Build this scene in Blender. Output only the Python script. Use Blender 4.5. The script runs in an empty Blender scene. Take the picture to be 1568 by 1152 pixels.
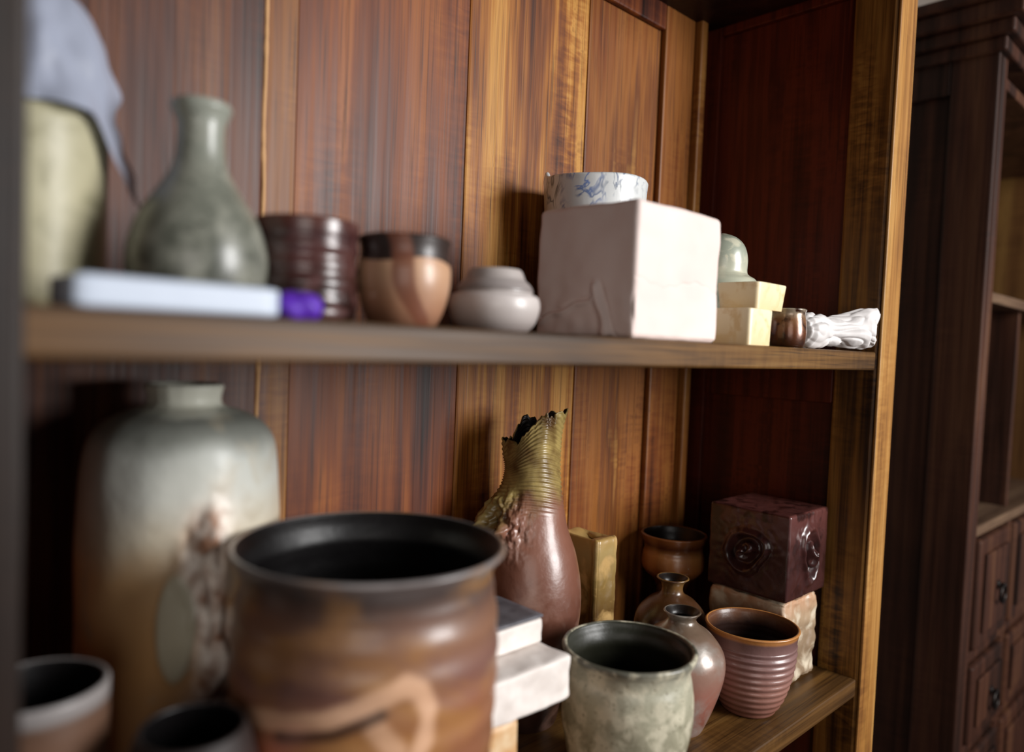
import bpy, bmesh, math
from mathutils import Vector, Matrix, noise
C=bpy.context; S=C.scene
try: S.view_settings.view_transform='Standard'
except Exception: pass
EYE=1.400; TOP=1.410; LOW=0.955; FR=0.39; BK=0.684

def lin(h):
    h=h.lstrip('#'); o=[]
    for i in (0,2,4):
        c=int(h[i:i+2],16)/255
        o.append(c/12.92 if c<=.04045 else ((c+.055)/1.055)**2.4)
    return (*o,1)
class NT:
    def __init__(s,name):
        s.m=bpy.data.materials.new(name); s.m.use_nodes=True
        s.t=s.m.node_tree; s.p=s.t.nodes['Principled BSDF']
        s.tc=s.t.nodes.new('ShaderNodeTexCoord')
    def n(s,ty,**k):
        a=s.t.nodes.new(ty)
        for kk,v in k.items(): setattr(a,kk,v)
        return a
    def l(s,a,b): s.t.links.new(a,b)
    def noise(s,scale,detail=3,vec=(1,1,1),loc=(0,0,0),dist=0.):
        mp=s.n('ShaderNodeMapping'); mp.inputs['Scale'].default_value=vec; mp.inputs['Location'].default_value=loc
        s.l(s.tc.outputs['Object'],mp.inputs['Vector'])
        a=s.n('ShaderNodeTexNoise'); a.inputs['Scale'].default_value=scale; a.inputs['Detail'].default_value=detail
        a.inputs['Distortion'].default_value=dist
        s.l(mp.outputs[0],a.inputs['Vector']); return a.outputs[0]
    def math(s,op,a,b=None,c=None,clamp=False):
        m=s.n('ShaderNodeMath',operation=op); m.use_clamp=clamp
        for i,v in enumerate((a,b,c)):
            if v is None: continue
            if isinstance(v,(int,float)): m.inputs[i].default_value=v
            else: s.l(v,m.inputs[i])
        return m.outputs[0]
    def ramp(s,f,stops):
        r=s.n('ShaderNodeValToRGB'); e=r.color_ramp.elements
        e[0].position=stops[0][0]; e[0].color=lin(stops[0][1])
        e[1].position=stops[-1][0]; e[1].color=lin(stops[-1][1])
        for p,c in stops[1:-1]:
            x=e.new(p); x.color=lin(c)
        s.l(f,r.inputs[0]); return r.outputs[0]
    def mix(s,f,a,b):
        m=s.n('ShaderNodeMix',data_type='RGBA')
        if isinstance(f,(int,float)): m.inputs[0].default_value=f
        else: s.l(f,m.inputs[0])
        for i,v in ((6,a),(7,b)):
            if isinstance(v,str): m.inputs[i].default_value=lin(v)
            else: s.l(v,m.inputs[i])
        return m.outputs[2]
    def bump(s,h,st,dist=.002):
        b=s.n('ShaderNodeBump'); b.inputs['Strength'].default_value=st; b.inputs['Distance'].default_value=dist
        s.l(h,b.inputs['Height']); s.l(b.outputs[0],s.p.inputs['Normal'])

def wood(name,cols,axis='Z',off=0.,broad=24,rough=.46,bump=.25,lo=.33,hi=.67,spec=.3,fig=.3):
    t=NT(name)
    def sc(a,c): 
        v=[a,a,a]; v['XYZ'.index(axis)]=c; return tuple(v)
    A=t.noise(1,3,sc(broad,broad*.045),(off,off*1.7,off*.6),.9)
    B=t.noise(1,6,sc(broad*6,broad*.14),(off*2,off,off),.5)
    F=t.noise(1,3,sc(broad*.3,broad*.08),(off*3,off,off*1.3),1.2)
    f=t.math('MULTIPLY',A,.43); f=t.math('MULTIPLY_ADD',B,.22,f); f=t.math('MULTIPLY_ADD',F,.35,f)
    X=t.noise(1,2,sc(broad*1.2,130),(off,off,off),.6)
    XM=t.noise(1,2,sc(broad*.4,4),(off*5,0,off),0)
    xs=t.math('MULTIPLY',t.math('SUBTRACT',X,.5),t.math('MULTIPLY',t.math('SUBTRACT',XM,.45,clamp=True),fig*2.5))
    f=t.math('ADD',f,xs)
    n=len(cols); st=[(lo+(hi-lo)*i/(n-1),c) for i,c in enumerate(cols)]
    col=t.ramp(f,st)
    P=t.noise(1,2,sc(420,9),(off,0,0))
    pf=t.math('MULTIPLY',t.math('SUBTRACT',P,.54,clamp=True),3,clamp=True)
    col=t.mix(pf,col,'#170904')
    t.l(col,t.p.inputs['Base Color'])
    r=t.math('MULTIPLY_ADD',B,.3,rough-.15); t.l(r,t.p.inputs['Roughness'])
    t.p.inputs['Specular IOR Level'].default_value=spec
    t.bump(B,bump,.0015)
    return t.m

def ceramic(name,stops,h,rough=.4,namt=.12,nscale=25,bump=.25,bscale=90,mottle=None,mot=(.5,.62),mscale=45,
            mask=None,mask2=None,coat=0.,stretch=(1,1,1),metal=0.,bdist=.002,mixsc=110,speck=None):
    t=NT(name)
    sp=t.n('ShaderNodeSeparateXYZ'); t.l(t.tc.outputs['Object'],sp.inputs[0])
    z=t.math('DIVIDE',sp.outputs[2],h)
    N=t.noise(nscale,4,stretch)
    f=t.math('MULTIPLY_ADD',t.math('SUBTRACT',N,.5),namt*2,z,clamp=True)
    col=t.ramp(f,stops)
    if mottle:
        M=t.noise(mscale,5,stretch,(3,1,2),.5)
        mr=t.n('ShaderNodeMapRange'); mr.inputs[1].default_value=mot[0]; mr.inputs[2].default_value=mot[1]
        t.l(M,mr.inputs[0]); col=t.mix(mr.outputs[0],col,mottle)
    if speck:
        q=t.math('MULTIPLY',t.math('SUBTRACT',t.noise(260,2),.62,clamp=True),9,clamp=True)
        col=t.mix(q,col,speck)
    for nm,c in (('mask',mask),('mask2',mask2)):
        if c:
            a=t.n('ShaderNodeAttribute',attribute_name=nm)
            if isinstance(c,tuple):
                c=t.mix(t.math('MULTIPLY_ADD',t.math('SUBTRACT',t.noise(mixsc,4),.5),4,.5,clamp=True),c[0],c[1])
            col=t.mix(a.outputs['Fac'],col,c)
    t.l(col,t.p.inputs['Base Color'])
    R=t.math('MULTIPLY_ADD',N,.25,rough-.12,clamp=True); t.l(R,t.p.inputs['Roughness'])
    t.p.inputs['Coat Weight'].default_value=coat; t.p.inputs['Coat Roughness'].default_value=.2
    t.p.inputs['Metallic'].default_value=metal
    B=t.noise(bscale,5); t.bump(B,bump,bdist)
    return t.m

def obj(name,verts,faces,mat,loc=(0,0,0),smooth=True,parent=None,attrs=None,mat2=None,split=None):
    me=bpy.data.meshes.new(name); me.from_pydata(verts,[],faces); me.update()
    bm=bmesh.new(); bm.from_mesh(me); bmesh.ops.recalc_face_normals(bm,faces=bm.faces); bm.to_mesh(me); bm.free()
    me.polygons.foreach_set('use_smooth',[smooth]*len(me.polygons))
    if attrs:
        for k,v in attrs.items():
            a=me.attributes.new(k,'FLOAT','POINT'); a.data.foreach_set('value',v)
    o=bpy.data.objects.new(name,me); C.collection.objects.link(o); o.location=loc
    me.materials.append(mat)
    if mat2:
        me.materials.append(mat2)
        for p in me.polygons:
            if min(p.vertices)>=split[0] and max(p.vertices)<split[1] or split[2] in p.vertices: p.material_index=1
    if parent: o.parent=parent
    return o
def empty(name,loc=(0,0,0)):
    e=bpy.data.objects.new(name,None); C.collection.objects.link(e); e.location=loc; e.empty_display_size=.05; return e
def box(name,x0,x1,y0,y1,z0,z1,mat,parent=None,bev=.002):
    v=[(x,y,z) for x in (x0,x1) for y in (y0,y1) for z in (z0,z1)]
    f=[(0,1,3,2),(4,6,7,5),(0,4,5,1),(2,3,7,6),(0,2,6,4),(1,5,7,3)]
    o=obj(name,v,f,mat,smooth=False,parent=parent)
    if bev:
        m=o.modifiers.new('b','BEVEL'); m.width=bev; m.segments=2; m.limit_method='ANGLE'
    return o
def cr(P,n):
    out=[];Q=[P[0]]+P+[P[-1]]
    seg=len(P)-1
    for i in range(n):
        t=i/(n-1)*seg; j=min(int(t),seg-1); u=t-j
        a,b,c,d=Q[j],Q[j+1],Q[j+2],Q[j+3]
        out.append(tuple(.5*((2*b[m])+(-a[m]+c[m])*u+(2*a[m]-5*b[m]+4*c[m]-d[m])*u*u+(-a[m]+3*b[m]-3*c[m]+d[m])*u**3) for m in range(2)))
    return out
def lathe(name,loc,prof,k,mat,t=.005,disp=None,masks=None,closed=False,seg=128,rings=100,zfun=None,floor_t=.008,parent=None,inner=None,indisp=.7):
    pr=[(max(r*k,.0005),z*k) for r,z in cr(prof,rings)]
    H=pr[-1][1]; L=[('o',r,z) for r,z in pr]
    if not closed:
        r,z=pr[-1]
        L+= [('l',r-t*.15,z+t*.3),('l',r-t*.5,z+t*.45),('l',r-t*.85,z+t*.3)]
        inn=[(max(r-t,.001),z) for r,z in pr if z>floor_t]
        inn=inn[::-1]; L+=[('i',r,z) for r,z in inn]
    verts=[];mk={m:[] for m in (masks or {})}
    for ty,r,z in L:
        for s in range(seg):
            th=2*math.pi*s/seg; rr=r; zz=z
            if disp: rr+= disp(th,z) if ty!='i' else disp(th,z)*indisp
            if zfun: zz=zfun(th,z)
            verts.append((rr*math.cos(th),rr*math.sin(th),zz))
            for m in mk: mk[m].append(masks[m](th,z) if ty!='i' else 0.)
    faces=[]
    n=len(L)
    for i in range(n-1):
        for s in range(seg):
            a=i*seg+s;b=i*seg+(s+1)%seg
            faces.append((a,b,b+seg,a+seg))
    verts.append((0,0,L[0][2])); c0=len(verts)-1
    zt=L[-1][2]; verts.append((0,0,zt)); c1=len(verts)-1
    for m in mk: mk[m]+=[0.,0.]
    for s in range(seg):
        faces.append((c0,(s+1)%seg,s)); faces.append((c1,(n-1)*seg+s,(n-1)*seg+(s+1)%seg))
    return obj(name,verts,faces,mat,loc,attrs=mk,parent=parent,mat2=inner,split=((rings+2)*seg,n*seg,c1))
def nz(th,z,R,sc,seed=0): 
    return noise.noise(Vector((math.cos(th)*R*sc+seed,math.sin(th)*R*sc,z*sc)))
def rbox(name,x0,x1,y0,y1,z0,z1,r,mat,n=40,disp=None,nz_amp=0.,nz_sc=20,rot=0,parent=None,taper=0.):
    hx,hy,hz=(x1-x0)/2,(y1-y0)/2,(z1-z0)/2
    bm=bmesh.new(); bmesh.ops.create_cube(bm,size=2)
    bmesh.ops.subdivide_edges(bm,edges=bm.edges[:],cuts=n,use_grid_fill=True)
    for v in bm.verts:
        f=max(range(3),key=lambda i:abs(v.co[i])); sgn=1 if v.co[f]>0 else -1
        p=Vector((v.co.x*hx,v.co.y*hy,v.co.z*hz))
        q=Vector((max(-hx+r,min(hx-r,p.x)),max(-hy+r,min(hy-r,p.y)),max(-hz+r,min(hz-r,p.z))))
        d=p-q
        if d.length<1e-9: d=Vector((0,0,0)); d[f]=sgn
        d.normalize(); co=q+d*r
        a=0
        if nz_amp: a+=nz_amp*(noise.noise(co*nz_sc+Vector((x0*9,y0*7,z0*5)))+.5*noise.noise(co*nz_sc*2.3))
        if disp: a+=disp(f,sgn,co)
        if d.z<-.5 : a=min(a,0)
        co=co+d*a
        tp=1+taper*co.z/hz
        v.co=Vector((co.x*tp,co.y*tp,co.z))
    me=bpy.data.meshes.new(name); bm.to_mesh(me); bm.free()
    me.polygons.foreach_set('use_smooth',[True]*len(me.polygons))
    o=bpy.data.objects.new(name,me); C.collection.objects.link(o)
    o.location=((x0+x1)/2,(y0+y1)/2,(z0+z1)/2); o.rotation_euler=(0,0,rot); me.materials.append(mat)
    if parent: o.parent=parent
    return o
def G(x,c,w): return math.exp(-((x-c)/w)**2)
def sst(a,b,x):
    t=max(0,min(1,(x-a)/(b-a))); return t*t*(3-2*t)
def angd(a,b): return (a-b+math.pi)%(2*math.pi)-math.pi
def toward(loc): return math.atan2(-loc[1],-loc[0])
def pld(x,y,P):
    best=9
    for (a,b),(c,d) in zip(P[:-1],P[1:]):
        vx,vy=c-a,d-b; t=max(0,min(1,((x-a)*vx+(y-b)*vy)/(vx*vx+vy*vy)))
        best=min(best,math.hypot(x-a-t*vx,y-b-t*vy))
    return best

# ---------------- woods
m_b0=wood('wood_board_dark',['#180b06','#30150b','#492211','#603318','#724420','#48240f'],off=1.3)
m_b1=wood('wood_board_red',['#200d06','#421a0b','#5e2c11','#763c15','#8e5120','#6c3512'],off=4.1)
m_b2=wood('wood_board_gold',['#1c0b05','#45210d','#6e3b16','#945b20','#b7833e','#7a481a'],off=7.7,broad=28,fig=.4)
m_b2b=wood('wood_board_gold_edge',['#36190b','#603213','#804e1f','#9a6a32','#74441d'],off=17.7,broad=26,fig=.6)
m_b3=wood('wood_board_brown',['#210e06','#4a230d','#6e3a16','#865222','#603210','#9a6c32'],off=11.2,broad=20)
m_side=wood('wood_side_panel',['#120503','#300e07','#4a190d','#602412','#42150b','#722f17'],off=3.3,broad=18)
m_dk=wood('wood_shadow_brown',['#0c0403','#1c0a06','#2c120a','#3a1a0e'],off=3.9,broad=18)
m_post=wood('wood_post',['#1a0e06','#3c2410','#603e18','#7e5423','#946a30','#5c3a18'],off=5.5,broad=34,fig=.55)
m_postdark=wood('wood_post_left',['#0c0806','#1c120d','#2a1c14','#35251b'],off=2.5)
m_edge=wood('wood_post_face',['#54341a','#7a5026','#986a34','#ae8248','#86592a'],off=9.5,broad=26)
m_shelf=wood('wood_shelf',['#1c1009','#352210','#4e3417','#684822','#78582c','#442c15'],axis='X',off=2.2,broad=22)
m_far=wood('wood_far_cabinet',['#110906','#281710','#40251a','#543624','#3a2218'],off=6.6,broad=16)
m_faredge=wood('wood_far_shelf_edge',['#33251c','#5c4636','#77604a'],axis='X',off=6.6,broad=16)
m_fargold=wood('wood_far_gold',['#24140a','#402714','#5a3c1f','#70522a','#482f14'],off=8.1,broad=6)
m_cream=ceramic('worn_crack_filler',[(0,'#d6b284'),(1,'#c89a6a')],1,rough=.7)
m_metal=NT('iron_pull'); m_metal.p.inputs['Base Color'].default_value=lin('#2a2624'); m_metal.p.inputs['Metallic'].default_value=.8; m_metal.p.inputs['Roughness'].default_value=.4; m_metal=m_metal.m
m_blk=ceramic('glaze_black_interior',[(0,'#060405'),(1,'#0c090a')],.3,rough=.45)
m_inbr=ceramic('glaze_dark_interior',[(0,'#0e0a08'),(1,'#1c1410')],.2,rough=.35)

# ---------------- main cabinet
cab=empty('wooden_shelf_cabinet')
def cb(n,*a,**k): return box(n,*a,parent=cab,**k)
ZB,ZT=0.0,2.10
cb('back_board_1',-.01,.3135,BK,BK+.015,.08,ZT,m_b0,bev=.003)
cb('back_board_2',.3145,.346,BK,BK+.015,.08,ZT,m_b2b,bev=.0006)
cb('back_board_3',.3461,.5605,BK,BK+.015,.08,ZT,m_b1,bev=.0006)
cb('back_board_4',.5615,.7715,BK,BK+.015,.08,ZT,m_b2,bev=.003)
cb('back_board_5',.7725,1.07,BK,BK+.015,.08,ZT,m_b3,bev=.003)
cb('back_skin',-.01,1.07,BK+.015,BK+.022,.08,ZT,m_side,bev=0)
v=[];f=[];N=200
for i in range(N):
    z=.98+(1.885-.98)*i/(N-1); w=.0019+.0018*abs(noise.noise(Vector((0,0,z*50)))) ; x=.3140+.0022*noise.noise(Vector((3,0,z*14)))
    v+=[(x-w,BK+.0005,z),(x,BK-.0025,z),(x+w,BK+.0005,z)]
    if i: 
        a=3*(i-1); f+=[(a,a+1,a+4,a+3),(a+1,a+2,a+5,a+4)]
obj('filled_crack',v,f,m_cream,parent=cab)
cb('back_stile',.935,1.012,BK-.010,BK,.08,ZT,m_b3,bev=.003)
cb('back_corner_bead',1.012,1.030,BK-.022,BK,.08,ZT,m_b2b,bev=.003)
cb('back_top_rail',.60,.935,BK-.010,BK,1.882,ZT,m_b1,bev=.003)
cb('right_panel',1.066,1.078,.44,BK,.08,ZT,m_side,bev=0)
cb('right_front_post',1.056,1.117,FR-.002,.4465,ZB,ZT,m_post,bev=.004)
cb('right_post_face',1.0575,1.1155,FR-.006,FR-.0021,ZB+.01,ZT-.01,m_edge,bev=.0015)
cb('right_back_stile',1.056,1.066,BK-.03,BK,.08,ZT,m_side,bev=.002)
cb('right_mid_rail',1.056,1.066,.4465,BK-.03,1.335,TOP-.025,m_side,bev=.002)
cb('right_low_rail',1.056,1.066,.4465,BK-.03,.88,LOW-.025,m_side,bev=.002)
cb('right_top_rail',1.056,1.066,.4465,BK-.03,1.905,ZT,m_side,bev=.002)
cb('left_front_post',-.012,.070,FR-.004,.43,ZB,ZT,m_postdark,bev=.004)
cb('left_panel',-.012,.012,.43,BK,.08,ZT,m_b0,bev=0)
cb('upper_shelf',.012,1.056,FR,BK,TOP-.025,TOP,m_shelf,bev=.0025)
cb('lower_shelf',.012,1.056,FR,BK,LOW-.025,LOW,m_shelf,bev=.0025)
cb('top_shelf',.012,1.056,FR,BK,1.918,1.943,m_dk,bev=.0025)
cb('bottom_shelf',.012,1.056,FR,BK,.45,.475,m_shelf,bev=.0025)
cb('plinth',.070,1.056,FR+.01,FR+.03,.0,.12,m_b0)
cb('crown_board',-.03,1.15,FR-.03,BK+.022,ZT,ZT+.03,m_b0)

# ---------------- far cabinet
fc=empty('drawer_cabinet')
def fb(n,*a,**k): return box(n,*a,parent=fc,**k)
X0,X1=1.55,2.42
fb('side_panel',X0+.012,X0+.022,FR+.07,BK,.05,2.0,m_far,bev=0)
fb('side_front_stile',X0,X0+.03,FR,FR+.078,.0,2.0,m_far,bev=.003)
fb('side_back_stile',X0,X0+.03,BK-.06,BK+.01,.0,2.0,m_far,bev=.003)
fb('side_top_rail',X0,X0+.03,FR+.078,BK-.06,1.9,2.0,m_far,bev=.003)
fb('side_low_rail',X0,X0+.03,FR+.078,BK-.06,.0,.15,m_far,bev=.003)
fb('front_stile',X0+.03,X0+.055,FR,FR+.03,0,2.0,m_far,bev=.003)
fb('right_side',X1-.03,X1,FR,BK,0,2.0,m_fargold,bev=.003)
fb('right_front_stile',X1-.06,X1-.0005,FR-.004,FR-.0005,0,2.0,m_far,bev=.001)
fb('back_panel',X0+.03,X1-.03,BK,BK+.01,.05,2.0,m_fargold,bev=0)
for i,z in enumerate((1.535,1.09,.845,.66,.4,.05,1.93)):
    fb('shelf_%d'%(i+1),X0+.03,X1-.03,FR+.001,BK,z-.02,z,m_faredge if i<2 else m_far)
fb('drawer_divider',1.835,1.86,FR,BK,.40,1.07,m_far)
fb('shelf_divider',1.90,1.915,FR+.02,BK,1.09,1.515,m_far)
for i,(z0,z1) in enumerate(((.85,1.065),(.665,.82),(.405,.635))):
    for j,(a,b) in enumerate(((X0+.058,1.832),(1.863,X1-.063))):
        fb('drawer_front_%d_%d'%(i+1,j+1),a,b,FR-.008,FR+.015,z0,z1,m_far,bev=.006)
        fb('drawer_panel_%d_%d'%(i+1,j+1),a+.03,b-.03,FR-.014,FR-.0081,z0+.03,z1-.03,m_far,bev=.005)
        cx=(a+b)/2; cz=(z0+z1)/2
        v=[];f=[]
        for p in range(32):
            A=2*math.pi*p/32
            for q in range(8):
                Bq=2*math.pi*q/8; R=.017+.003*math.cos(Bq)
                v.append((cx+R*math.cos(A),FR-.024+.003*math.sin(Bq),cz-.012+R*math.sin(A)))
                f.append((p*8+q,p*8+(q+1)%8,((p+1)%32)*8+(q+1)%8,((p+1)%32)*8+q))
        obj('ring_pull_%d_%d'%(i+1,j+1),v,f,m_metal,parent=fc)
        kn=lathe('knob_%d_%d'%(i+1,j+1),(cx,FR-.014,cz+.005),[(9,0),(9,2),(4,4),(5,10),(5,13)],.001,m_metal,closed=True,seg=24,rings=16,parent=fc)
        kn.rotation_euler=(math.pi/2,0,0)
for i,(o_,z0,z1) in enumerate(((.012,1.96,1.985),(.026,1.985,2.01),(.042,2.01,2.04),(.055,2.04,2.06))):
    fb('cornice_%d'%(i+1),X0-o_,X1+o_,FR-o_,BK+.01,z0,z1,m_far,bev=.004)

# ---------------- room
m_wall=ceramic('plaster_wall',[(0,'#6d625a'),(1,'#7a6f66')],2.6,rough=.9,namt=.1,nscale=3)
m_floor=wood('floor_wood',['#0e0503','#2a0f07','#43190b','#5a2811'],axis='X',off=3)
box('floor',-2.5,4,-3,.76,-.05,0,m_floor,bev=0)
box('wall_back',-2.5,4,.71,.76,0,2.8,m_wall,bev=0)

# ================= UPPER SHELF =================
L=(.102,.572,TOP)
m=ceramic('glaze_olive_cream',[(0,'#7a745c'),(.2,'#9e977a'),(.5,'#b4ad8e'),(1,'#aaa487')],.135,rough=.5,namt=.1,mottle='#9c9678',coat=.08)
e=empty('bag_covered_jar',L)
lathe('jar',(0,0,0),[(38,0),(44,3),(46.5,14),(47,40),(47,75),(47,110),(45,124),(36,131)],.001,m,parent=e)
t=NT('thin_plastic_bag'); t.p.inputs['Base Color'].default_value=lin('#aab0c2'); t.p.inputs['Roughness'].default_value=.35
t.p.inputs['Transmission Weight'].default_value=.2; t.p.inputs['IOR'].default_value=1.2
t.bump(t.noise(18,1,dist=1.),.25,.006); m_bag=t.m
v=[];f=[];seg=180;rg=90
RT=math.radians(-22)
for i in range(rg+1):
    u=i/rg
    for s in range(seg):
        th=2*math.pi*s/seg
        g=max(0,1-abs(angd(th,RT))/.75); g=g*g*(3-2*g)
        if u<.6:
            w=u/.6; r=.051*math.sin(w*math.pi/2)**.75; z=.128+.082*math.cos(w*math.pi/2)
        else:
            w=(u-.6)/.4; r=.051+.001*w+.020*g*w; z=.128-w*(.003+.060*g)
        p=Vector((math.cos(th)*1.8,math.sin(th)*1.8,z*26))
        pl=.0022*math.sin(th*8+z*50)+.008*noise.noise(p)+.003*noise.noise(p*2.2)
        r+=pl*min(1,u*2); z+=.006*noise.noise(Vector((r*math.cos(th)*30,r*math.sin(th)*30,5)))*(1-u*.5)
        r=max(r,.0485 if u>.6 else r)
        v.append((r*math.cos(th),r*math.sin(th),z))
for i in range(rg):
    for s in range(seg):
        a=i*seg+s;b=i*seg+(s+1)%seg; f.append((a,b,b+seg,a+seg))
obj('plastic_bag',v,f,m_bag,parent=e)
L=(.187,.5015,TOP)
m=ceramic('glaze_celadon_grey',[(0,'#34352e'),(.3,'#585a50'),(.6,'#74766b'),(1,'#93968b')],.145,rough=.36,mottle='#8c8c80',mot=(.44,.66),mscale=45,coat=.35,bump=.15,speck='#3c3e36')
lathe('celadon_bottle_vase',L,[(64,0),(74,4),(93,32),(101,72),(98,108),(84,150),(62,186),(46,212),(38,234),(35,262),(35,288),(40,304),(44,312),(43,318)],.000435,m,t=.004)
t=NT('white_painted_box'); t.p.inputs['Base Color'].default_value=lin('#bcc6d6'); t.p.inputs['Roughness'].default_value=.45; t.bump(t.noise(40),.1)
rbox('flat_white_box',.090,.194,.396,.446,TOP,TOP+.0165,.003,t.m,n=16)
t=NT('purple_cloth'); t.p.inputs['Base Color'].default_value=lin('#5b2bb0'); t.p.inputs['Roughness'].default_value=.5; t.bump(t.noise(50),.3)
lathe('purple_cloth_pouch',(.212,.413,TOP),[(11,0),(14,2),(16,6),(15,11),(11,15),(5,16.5),(1,17)],.001,t.m,closed=True,disp=lambda th,z:.0012*math.sin(th*5+z*200))
L=(.2630,.498,TOP)
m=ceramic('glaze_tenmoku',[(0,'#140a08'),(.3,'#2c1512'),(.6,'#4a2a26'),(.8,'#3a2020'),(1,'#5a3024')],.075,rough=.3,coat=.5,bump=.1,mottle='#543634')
lathe('dark_brown_cup',L,[(60,0),(70,5),(76,20),(77,50),(74,90),(76,125),(77,148)],.000482,m,
      disp=lambda th,z:.0006*math.sin(z*2*math.pi/.0125)*min(1,z/.01)*(1 if z<.062 else 0),inner=m_inbr)
L=(.3315,.4725,TOP); TW=toward(L)
def mk(th,z): 
    a=angd(th,TW); return 1. if z>.0495+.002*math.sin(a*3) else 0.
def mk2(th,z):
    a=angd(th,TW)+z*16-.2; return max(0,min(1,(math.sin(a*3.2+.7*math.sin(z*70))-.65)*6))*.9
m=ceramic('clay_two_tone',[(0,'#6a4635'),(.25,'#9c7055'),(.6,'#bd9474'),(1,'#b58668')],.068,rough=.45,namt=.2,nscale=18,mask='#2a1c17',mask2='#6e3e2a',coat=.3,bump=.15)
lathe('two_tone_tea_cup',L,[(42,0),(50,3),(60,23),(69,55),(71,84),(67,110),(70,131)],.000504,m,
      masks={'mask2':mk2,'mask':mk},rings=160,seg=200,inner=m_inbr)
L=(.4310,.478,TOP)
m=ceramic('glaze_pale_grey',[(0,'#8d8380'),(.35,'#bdb4b0'),(.56,'#cfc6c2'),(.62,'#7f7774'),(.70,'#9d9491'),(1,'#c0b7b2')],.058,rough=.4,namt=.015,coat=.25,bump=.1)
lathe('lidded_trinket_dish',L,[(44,0),(52,3),(63,16),(69,36),(68,50),(64,56),(58,58),(57,60),(58,64),(54,72),(46,80),(43,87),(40,93),(34,96),(2,97)],.000571,m,closed=True)
t=NT('pale_unglazed_clay')
col=t.mix(t.math('MULTIPLY_ADD',t.math('SUBTRACT',t.noise(9,4),.5),2.5,.5,clamp=True),'#ecdad3','#dec8c0')
t.l(col,t.p.inputs['Base Color']); t.p.inputs['Roughness'].default_value=.6; t.bump(t.noise(35,4),.18,.003); m_pink=t.m
def dcube(f,s,co):
    a=0
    if f==0 and s<0:
        y,z=co.y,co.z
        line=-.026-.30*y+.0015*math.sin(y*200)
        if -.014<y<.056: a-=.0034*G(z,line,.0014); a+=.0026*G(z,line-.004,.003)
        w=.0035+.003*max(0,min(1,(-.012-z)/.045))
        gz=(1/(1+math.exp(min(50,(z+.012)/.0015))))
        a+=.0055*G(y,-.0145+(z+.012)*.38+.0015*math.sin(z*180),w)*gz
        a-=.0026*G(y,-.0215+(z+.012)*.38,.002)*gz
        a+=.0020*noise.noise(Vector((y*60,z*60,1)))*sst(.0,-.03,z)
    if f==1 and s<0:
        a-=.0007*G(co.z,-.010+.004*math.sin(co.x*60)+.001*math.sin(co.x*300),.0010)
    return a
rbox('square_slab_vase',.526,.664,.400,.522,TOP,TOP+.124,.0055,m_pink,n=110,nz_amp=.0018,nz_sc=22,disp=dcube)
L=(.705,.604,TOP); TW=toward(L)
t=NT('glaze_blue_white')
M=t.noise(36,2,(1,1,.7),(3,1,2),2.0)
band=t.math('ABSOLUTE',t.math('SUBTRACT',M,.5)); bf=t.math('SUBTRACT',1,t.math('MULTIPLY',band,12),clamp=True)
Q=t.noise(28,2,(1,1,1),(4,7,5)); qf=t.math('MULTIPLY',t.math('SUBTRACT',Q,.40,clamp=True),8,clamp=True)
ff=t.math('MULTIPLY',bf,qf)
c=t.mix(t.math('MULTIPLY',ff,.9),t.mix(t.noise(40),'#dcdddb','#c2c5c6'),t.mix(t.math('MULTIPLY_ADD',t.math('SUBTRACT',t.noise(15),.5),5,.5,clamp=True),'#4a545e','#4a70b8'))
t.l(c,t.p.inputs['Base Color']); t.p.inputs['Roughness'].default_value=.35; t.p.inputs['Coat Weight'].default_value=.25; t.bump(t.noise(60),.2)
def zf(th,z):
    w=max(0,(z-.14)/.05); return z+w*(.007*G(angd(th,TW),-1.30,.09)+.0010*math.sin(th*3))
lathe('blue_white_vase',L,[(62,0),(68,4),(72,40),(73,140),(76,190),(78,225),(79,235)],.000815,t.m,t=.006,zfun=zf,seg=220)
L=(.852,.512,TOP)
m=ceramic('glaze_sea_green',[(0,'#7f8a78'),(.5,'#a3ac9a'),(.62,'#b9b9a4'),(.8,'#9fa595'),(1,'#8f9585')],.145,rough=.3,coat=.4,mottle='#c4c2ac',bump=.1,mscale=60)
lathe('domed_lid_jar',L,[(44,0),(50,4),(57,30),(58,70),(52,96),(42,104),(38,110),(38,130),(33,148),(22,160),(8,166),(1,167)],.00086,m,closed=True)
m_y=ceramic('glaze_butter_yellow',[(0,'#e0c798'),(.5,'#efdcb2'),(1,'#f4e4c0')],.04,rough=.4,coat=.25,bump=.1,mottle='#e0c28c')
def sqbowl(name,x0,x1,y0,y1,z0,h,mat,tp=.12,w=.004,lip=0):
    cx,cy=(x0+x1)/2,(y0+y1)/2; hx,hy=(x1-x0)/2,(y1-y0)/2
    lv=[(1-tp,0,0),(1-tp*.5,h*.5,0),(1,h-.001,0),(1,h,.0008),(1,h,w),(1-tp*.5,h*.5,w),(1-tp,.005,w)]
    v=[];f=[]; seg=48
    for s,z,ins in lv:
        ax,ay=hx*s-ins,hy*s-ins
        for q in range(seg):
            A=2*math.pi*q/seg+.0001; c,sn=math.cos(A),math.sin(A); e_=.22
            v.append((ax*math.copysign(abs(c)**e_,c),ay*math.copysign(abs(sn)**e_,sn),z))
    for i in range(len(lv)-1):
        for q in range(seg): f.append((i*seg+q,i*seg+(q+1)%seg,(i+1)*seg+(q+1)%seg,(i+1)*seg+q))
    f.append(tuple(range(seg))[::-1]); f.append(tuple((len(lv)-1)*seg+q for q in range(seg)))
    o=obj(name,v,f,mat,(cx,cy,z0),smooth=False); 
    b=o.modifiers.new('b','BEVEL'); b.width=.0008; b.segments=2; b.limit_method='ANGLE'
    return o
sqbowl('square_yellow_bowl',.726,.778,.398,.446,TOP,.040,m_y,tp=.04)
sqbowl('square_yellow_bowl',.748,.817,.402,.456,TOP+.0402,.030,m_y,tp=.10)
L=(.841,.413,TOP)
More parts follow.
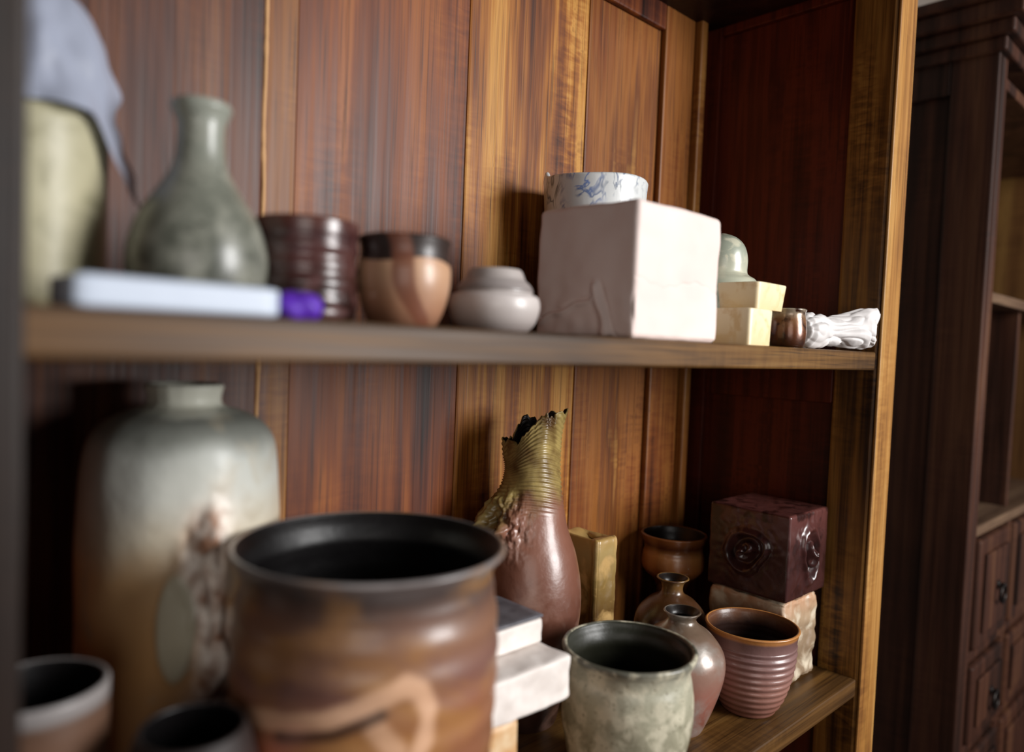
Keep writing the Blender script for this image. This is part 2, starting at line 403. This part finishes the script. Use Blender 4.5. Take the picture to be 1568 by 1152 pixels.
m=ceramic('glaze_lustre_brown',[(0,'#2c1408'),(.4,'#6b3a1c'),(.7,'#8a6040'),(1,'#a59a88')],.045,rough=.25,coat=.6,mottle='#3a2014',mscale=90,metal=.3)
lathe('small_lustre_cup',L,[(20,0),(25,3),(28,20),(27,38),(25,50),(27,57)],.00078,m,t=.003)
t=NT('crumpled_white_plastic'); t.p.inputs['Base Color'].default_value=lin('#d2cdcb'); t.p.inputs['Roughness'].default_value=.55
t.bump(t.noise(45,2,dist=.8),.2,.004)
v=[];f=[];N=170;seg=180
def bump_r(u):
    P=[(0,.002),(.03,.017),(.08,.0225),(.22,.0245),(.34,.022),(.42,.0185),(.54,.0205),(.68,.0225),(.80,.022),(.92,.017),(1,.010)]
    for (a,b),(c,d) in zip(P[:-1],P[1:]):
        if a<=u<=c:
            w=(u-a)/(c-a); w=w*w*(3-2*w); return b+(d-b)*w
for i in range(N):
    u=i/(N-1); r=bump_r(u)
    cx=-.088+.150*u; cz=.0235+.002*u; cy=.006-.034*sst(.35,1,u)
    for s in range(seg):
        th=2*math.pi*s/seg
        q=Vector((math.cos(th)*.7,math.sin(th)*.7,u*1.7+1.5))
        crease=(1-min(1,abs(noise.noise(q*1.4))*4))**1.3
        crease2=(1-min(1,abs(noise.noise(q*2.0+Vector((5,2,u*2))))*4))**1.3
        rr=r*(1+.16*noise.noise(q)-(.18*crease+.09*crease2)*min(1,.4+u*2))
        sn=math.sin(th); fl=sst(.62,1,u)
        pr=abs(sn)**2
        x=cx+fl*((.030 if sn>0 else .020)*pr-.014)
        z=cz+rr*sn*(1+.25*fl)+fl*(.014*max(0,sn)**2)
        v.append((x,cy+rr*math.cos(th)*(1-.25*fl),max(.0006,z)))
for i in range(N-1):
    for s in range(seg):
        a=i*seg+s;b=i*seg+(s+1)%seg; f.append((a,b,b+seg,a+seg))
v.append((-.0885,.006,.02)); v.append((.045,-.028,.026)); n0=len(v)
for s in range(seg):
    f.append((n0-2,(s+1)%seg,s)); f.append((n0-1,(N-1)*seg+s,(N-1)*seg+(s+1)%seg))
obj('wrapped_plastic_bundle',v,f,t.m,(.972,.414,TOP))

# ================= LOWER SHELF =================
L=(.218,.607,LOW); k=.000523; TW=toward(L)
def rd(th): return angd(th,TW)
def ridge_c(z): return .28+.07*math.sin(z*40)
def dv(th,z):
    a=rd(th); zz=z
    env=1/(1+math.exp(-(zz-.158)/.006))*1/(1+math.exp((zz-.312)/.006))
    n=noise.noise(Vector((a*6,z*42,2))); n2=noise.noise(Vector((a*13,z*90,7)))
    d=.015*env*G(a,ridge_c(z),.17)*(.6+1.0*n+.5*n2)
    e2=((a+.04)/.17)**2+((z-.233)/.040)**2
    d+=.004*max(0,min(1,(1.15-e2)*3))
    d+=.0012*noise.noise(Vector((a*3,z*20,9)))
    return d
def mv(th,z):
    a=rd(th); env=1/(1+math.exp(-(z-.155)/.006))*1/(1+math.exp((z-.318)/.005))
    return min(1,1.6*env*G(a,ridge_c(z),.19))
def mv2(th,z):
    a=rd(th); e2=((a+.04)/.17)**2+((z-.233)/.040)**2
    return max(0,min(1,(1.1-e2)*4))*.8
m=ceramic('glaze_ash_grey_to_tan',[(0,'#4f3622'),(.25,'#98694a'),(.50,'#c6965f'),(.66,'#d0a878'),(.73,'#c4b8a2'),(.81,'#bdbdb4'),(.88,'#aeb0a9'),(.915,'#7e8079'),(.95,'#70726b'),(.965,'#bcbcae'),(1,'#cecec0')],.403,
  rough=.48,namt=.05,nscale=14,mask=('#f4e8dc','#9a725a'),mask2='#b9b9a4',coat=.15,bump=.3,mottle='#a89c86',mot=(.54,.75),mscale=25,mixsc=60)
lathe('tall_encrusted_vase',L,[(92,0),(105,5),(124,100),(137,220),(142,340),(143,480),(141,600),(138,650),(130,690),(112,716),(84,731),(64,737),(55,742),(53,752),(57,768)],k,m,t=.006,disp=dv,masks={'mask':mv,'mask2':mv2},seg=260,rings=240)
# big front pot
L=(.296,.452,LOW); k=.000462; TW=toward(L)
PA=[(-.080,.206),(-.05,.208),(-.02,.215),(.008,.227),(.024,.233),(.035,.229),(.040,.215),(.038,.196),(.030,.18)]
PB=[(-.055,.199),(-.02,.205),(.010,.217)]
PC=[(.006,.209),(.020,.192)]
def mp(th,z):
    a=angd(th,TW); x=a*.095
    wob=1+.35*noise.noise(Vector((x*60,z*60,0)))
    s=max(0,min(1,(1-pld(x,z,PA)/(.0085*wob))*1.8)); s=max(s,.8*max(0,min(1,(1-pld(x,z,PC)/.009)*1.8)))
    return s*.9
def mp2(th,z):
    a=angd(th,TW); x=a*.095
    return max(0,min(1,(1-pld(x,z,PB)/.005)*2))*.8
m=ceramic('glaze_woodfired_brown',[(0,'#2d1710'),(.35,'#6a3c28'),(.5,'#80523a'),(.68,'#936044'),(.76,'#7a564c'),(.84,'#86604a'),(.90,'#6c4e40'),(.95,'#463a36'),(.985,'#6a6260'),(1,'#8a8280')],.30,  # grey stops at the top paint a highlight onto the rim
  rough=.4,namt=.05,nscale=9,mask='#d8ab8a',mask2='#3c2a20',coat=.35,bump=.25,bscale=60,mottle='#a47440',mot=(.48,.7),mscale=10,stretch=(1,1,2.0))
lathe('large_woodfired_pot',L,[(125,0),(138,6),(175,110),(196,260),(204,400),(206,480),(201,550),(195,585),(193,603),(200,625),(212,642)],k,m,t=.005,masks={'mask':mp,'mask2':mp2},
   disp=lambda th,z:.0005*math.sin(z*2*math.pi/.022+th),seg=260,rings=260,inner=m_blk,indisp=.3)
L=(.098,.500,LOW)
m=ceramic('glaze_dark_with_light_rim',[(0,'#2a1d18'),(.55,'#4a342a'),(.85,'#6a4c3a'),(.955,'#5c4436'),(.97,'#7c7674'),(1,'#8c8684')],.232,rough=.45,namt=.005,coat=.2)
lathe('tall_dark_tumbler',L,[(70,0),(80,5),(92,150),(98,350),(100,500),(101,610)],.00038,m,t=.004,inner=m_blk)
L=(.163,.430,LOW)
m=ceramic('glaze_iron_red',[(0,'#2a120e'),(.6,'#6a4038'),(.82,'#a5706a'),(.87,'#2a1814'),(1,'#140e0c')],.225,rough=.6,namt=.03)
lathe('iron_red_beaker',L,[(26,0),(31,4),(36,80),(38,150),(38,180),(34,202),(30,214)],.001,m,t=.003,inner=m_blk)
# torn vase
L=(.620,.610,LOW); k=.000764; TW=toward(L); LF=math.atan2(.690,-.724)
RGT=math.atan2(-.690,.724)
def fr(th,s,seed=0): return noise.noise(Vector((math.cos(th)*s+seed,math.sin(th)*s,seed*1.7)))
def slope(th):
    a=angd(th,LF+.2)
    return -.038*sst(-1.9,-.2,a)*sst(1.9,.2,a)
def jag(th):
    return .014*fr(th,1.6,2)+.010*abs(fr(th,2.6,5))-.012*abs(fr(th,4,9))+.004*fr(th,8,3)+.008*G(angd(th,RGT),0,.35)
def zt(th,z):
    return z+sst(.27,.365,z)*slope(th)+sst(.345,.366,z)*jag(th)
def dt(th,z):
    a=angd(th,LF+.55)
    n=noise.noise(Vector((a*3.2,z*38,1)))
    lump=G(a,0,.62)*(G(z,.232,.022)+.45*G(z,.262,.014))
    d=.024*lump*(.9+.9*n)+.012*lump*noise.noise(Vector((a*7,z*95,3)))+.005*lump*noise.noise(Vector((a*16,z*200,6)))
    if z>.25: d+=.0007*math.sin((z+.012*math.sin(th+1))*2*math.pi/.0055)*min(1,(z-.25)/.02)
    if z>.25: d+=.007*(z-.25)/.1*noise.noise(Vector((math.cos(th)*1.3,math.sin(th)*1.3,z*12)))
    if z>.335: d+=.004*G(angd(th,RGT),0,.6)*((z-.335)/.03)**2+.003*fr(th,2.2,7)*(z-.335)/.03
    return d
def mt(th,z):
    n=noise.noise(Vector((math.cos(th)*2,math.sin(th)*2,z*22)))
    a=angd(th,LF+.45)
    return max(0,min(1,(z-.262+.03*n+.062*G(a,0,.75))/.030))
m=ceramic('glaze_rust_brown',[(0,'#2a1812'),(.3,'#553226'),(.5,'#774c3c'),(.68,'#885a48'),(1,'#7a5a3a')],.37,rough=.36,coat=.4,mask=('#a89258','#5a3f20'),mottle='#8c6a5c',mot=(.5,.72),mscale=22,bump=.35,mixsc=30)
lathe('torn_neck_vase',L,[(46,0),(54,5),(64,60),(77,125),(84,170),(83,215),(74,262),(60,300),(53,330),(48,362),(45,400),(43,440),(43,478)],k,m,t=.0025,disp=dt,zfun=zt,masks={'mask':mt},seg=360,rings=380,inner=m_inbr)
# stacked blocks
def tile_mat(n,c1,c2):
    t=NT(n); t.l(t.mix(t.math('MULTIPLY_ADD',t.math('SUBTRACT',t.noise(50,4),.5),3,.5,clamp=True),c1,c2),t.p.inputs['Base Color']); t.p.inputs['Roughness'].default_value=.5; t.bump(t.noise(60,4),.2); return t.m
m_w=tile_mat('white_glazed_block','#ece4de','#dad0c9'); m_t=tile_mat('tan_block','#c08a50','#dcc09a')
sb=empty('stacked_ceramic_blocks')
rbox('bottom_block',.396,.462,.458,.555,LOW,1.067,.003,m_t,n=14,nz_amp=.001,parent=sb)
rbox('middle_block',.405,.524,.453,.555,1.0675,1.109,.003,m_w,n=24,nz_amp=.002,nz_sc=40,parent=sb)
rbox('top_block',.415,.522,.490,.560,1.1095,1.134,.003,m_w,n=24,nz_amp=.001,nz_sc=50,parent=sb)
rbox('top_slab',.414,.523,.490,.561,1.1342,1.138,.0015,tile_mat('dark_grey_slab','#4c4a50','#6a686e'),n=10,parent=sb)
# olive square vase
m=ceramic('glaze_olive_yellow',[(0,'#5c421e'),(.4,'#826838'),(.8,'#a38a58'),(1,'#a8864e')],.1,rough=.36,coat=.35,mottle='#b8955e',mscale=25)
rbox('square_olive_vase',.738,.775,.600,.668,LOW,LOW+.198,.006,m,n=50,nz_amp=.0015,nz_sc=40,disp=lambda f,s,co:(.003*G(co.y if f==0 else co.x,-.03,.006) if f==0 else 0)-(.010*G(co.y,.0,.016) if f==2 and s>0 else 0))
# goblet
L=(.942,.622,LOW)
m=ceramic('glaze_amber_brown',[(0,'#1c0d08'),(.5,'#3c1e10'),(.7,'#8a5228'),(.8,'#a06a3a'),(.88,'#4a2410'),(1,'#8a5228')],.18,rough=.28,coat=.6,namt=.03)
lathe('amber_banded_goblet',L,[(34,0),(38,4),(32,20),(24,70),(26,100),(42,118),(47,128),(46,145),(44,155),(48,168),(50,175)],.00098,m,t=.004,inner=m_inbr)
L=(.838,.552,LOW)
m=ceramic('glaze_dark_umber',[(0,'#120a07'),(.5,'#2a180f'),(.8,'#4a2e18'),(1,'#7a5a30')],.148,rough=.3,coat=.5,mottle='#4a3020')
lathe('small_umber_bottle',L,[(38,0),(44,4),(54,40),(57,80),(52,110),(36,130),(20,140),(16,148),(18,158),(25,165)],.000865,m,t=.003,inner=m_inbr)
L=(.748,.4775,LOW)
m=ceramic('glaze_rose_lustre',[(0,'#7a4438'),(.35,'#9c6658'),(.6,'#937062'),(.85,'#75604f'),(1,'#5a4a3a')],.138,rough=.3,coat=.5,mottle='#9a948c',mot=(.48,.7),mscale=24,metal=.15)
lathe('rose_lustre_bottle',L,[(34,0),(40,4),(56,45),(68,90),(66,122),(48,148),(29,162),(22,170),(23,176),(29,183)],.00076,m,t=.003,inner=m_inbr)
L=(.609,.449,LOW)
m=ceramic('glaze_grey_green',[(0,'#5b5644'),(.4,'#8b8670'),(.7,'#a09c86'),(.9,'#a8a592'),(.965,'#6a685c'),(1,'#57574c')],.146,rough=.42,namt=.06,coat=.2,mottle='#c0b9a2',mot=(.46,.60),mscale=55,bump=.5,bscale=60,speck='#6a6450',bdist=.003)
lathe('grey_green_cup',L,[(66,0),(74,5),(90,48),(100,95),(102,135),(99,168),(95,186),(98,200),(103,209),(105,215)],.000656,m,t=.006,disp=lambda th,z:.0010*nz(th,z,.06,50),inner=ceramic('glaze_dark_olive_interior',[(0,'#14140e'),(1,'#2a2a20')],.15,rough=.4))
L=(.860,.447,LOW)
m=ceramic('glaze_ridged_mauve',[(0,'#6b4236'),(.35,'#8e6458'),(.75,'#80605c'),(.92,'#6a4e4a'),(.95,'#a8703c'),(1,'#b87c44')],.108,rough=.34,coat=.4,namt=.012)
lathe('ridged_tea_cup',L,[(34,0),(40,3),(52,24),(62,57),(67,92),(67,112),(69,126),(71,131)],.00081,m,t=.004,rings=200,disp=lambda th,z:.0008*math.sin(z*2*math.pi/.0085)*(1 if z<.088 else 0),indisp=.1,inner=ceramic('glaze_umber_interior',[(0,'#1a0e0a'),(.8,'#2a1812'),(1,'#6a4024')],.11,rough=.35))
m=ceramic('rough_stoneware_tan',[(0,'#8a745c'),(.5,'#a58c70'),(1,'#bd9070')],.06,rough=.45,coat=.25,mottle='#cdbfa8',mot=(.48,.66),mscale=40,bump=.5,bscale=40,bdist=.004)
rbox('rough_stoneware_block',.932,1.034,.437,.556,LOW,1.073,.009,m,n=70,nz_amp=.004,nz_sc=38,disp=lambda f,s,co:-.003 if f!=2 else -.002)
def dred(f,s,co):
    if f==2 or s>0: return 0
    u=co.y if f==0 else co.x; w=co.z
    if f==1: u*=1.25; w*=.72
    u+=.004*math.sin(w*90)
    r=math.hypot(u-.002,w); a=math.atan2(w,u)
    d=.0060*G(r,.027+.002*math.sin(a*3),.0045)-.005*G(r,.018,.004)
    if r<.015: d+=.010*(1-(r/.015)**2)**.5*(1+.4*math.sin(a*2+r*300))
    d+=.002*noise.noise(Vector((u*120,w*120,f)))*G(r,0,.04)
    return d
m=ceramic('glaze_oxblood',[(0,'#3c201e'),(.5,'#4e2b28'),(1,'#5c3430')],.06,rough=.28,coat=.5,mottle='#301816',bump=.15)
rbox('embossed_red_box',.930,1.046,.437,.556,1.0732,1.190,.004,m,n=120,nz_amp=.0007,nz_sc=35,disp=dred)

# ---------------- lights
def area(name,loc,tgt,sx,sy,e,col):
    l=bpy.data.lights.new(name,'AREA'); l.shape='RECTANGLE'; l.size=sx; l.size_y=sy; l.energy=e; l.color=col
    o=bpy.data.objects.new(name,l); C.collection.objects.link(o); o.location=loc
    o.rotation_euler=(Vector(tgt)-Vector(loc)).to_track_quat('-Z','Y').to_euler(); return o
area('window_light',(1.5,-1.6,1.85),(.6,.5,1.3),.9,1.2,84,(1,.99,.98))
area('room_fill_light',(-1.0,-1.5,1.5),(.5,.5,1.3),1.1,1.1,9,(1,.93,.86))
w=bpy.data.worlds.new('World'); S.world=w; w.use_nodes=True
w.node_tree.nodes['Background'].inputs[0].default_value=(.85,.9,1,1); w.node_tree.nodes['Background'].inputs[1].default_value=.05

# ---------------- camera
down=Vector((-.04,1,.042)).normalized()
Xv=Vector((1190,0,1132)); Xv=(Xv-down*Xv.dot(down)).normalized()
Zv=-down; Yv=Zv.cross(Xv)
right=Vector((Xv[0],Yv[0],Zv[0])); up=-Vector((Xv[1],Yv[1],Zv[1])); back=-Vector((Xv[2],Yv[2],Zv[2]))
M=Matrix(((right.x,up.x,back.x,0),(right.y,up.y,back.y,0),(right.z,up.z,back.z,EYE),(0,0,0,1)))
cd=bpy.data.cameras.new('Camera'); cam=bpy.data.objects.new('Camera',cd); C.collection.objects.link(cam)
cam.matrix_world=M; cd.sensor_width=36; cd.lens=1132/1568*36; cd.clip_start=.01
cd.dof.use_dof=True; cd.dof.focus_distance=.92; cd.dof.aperture_fstop=1.9
S.camera=cam
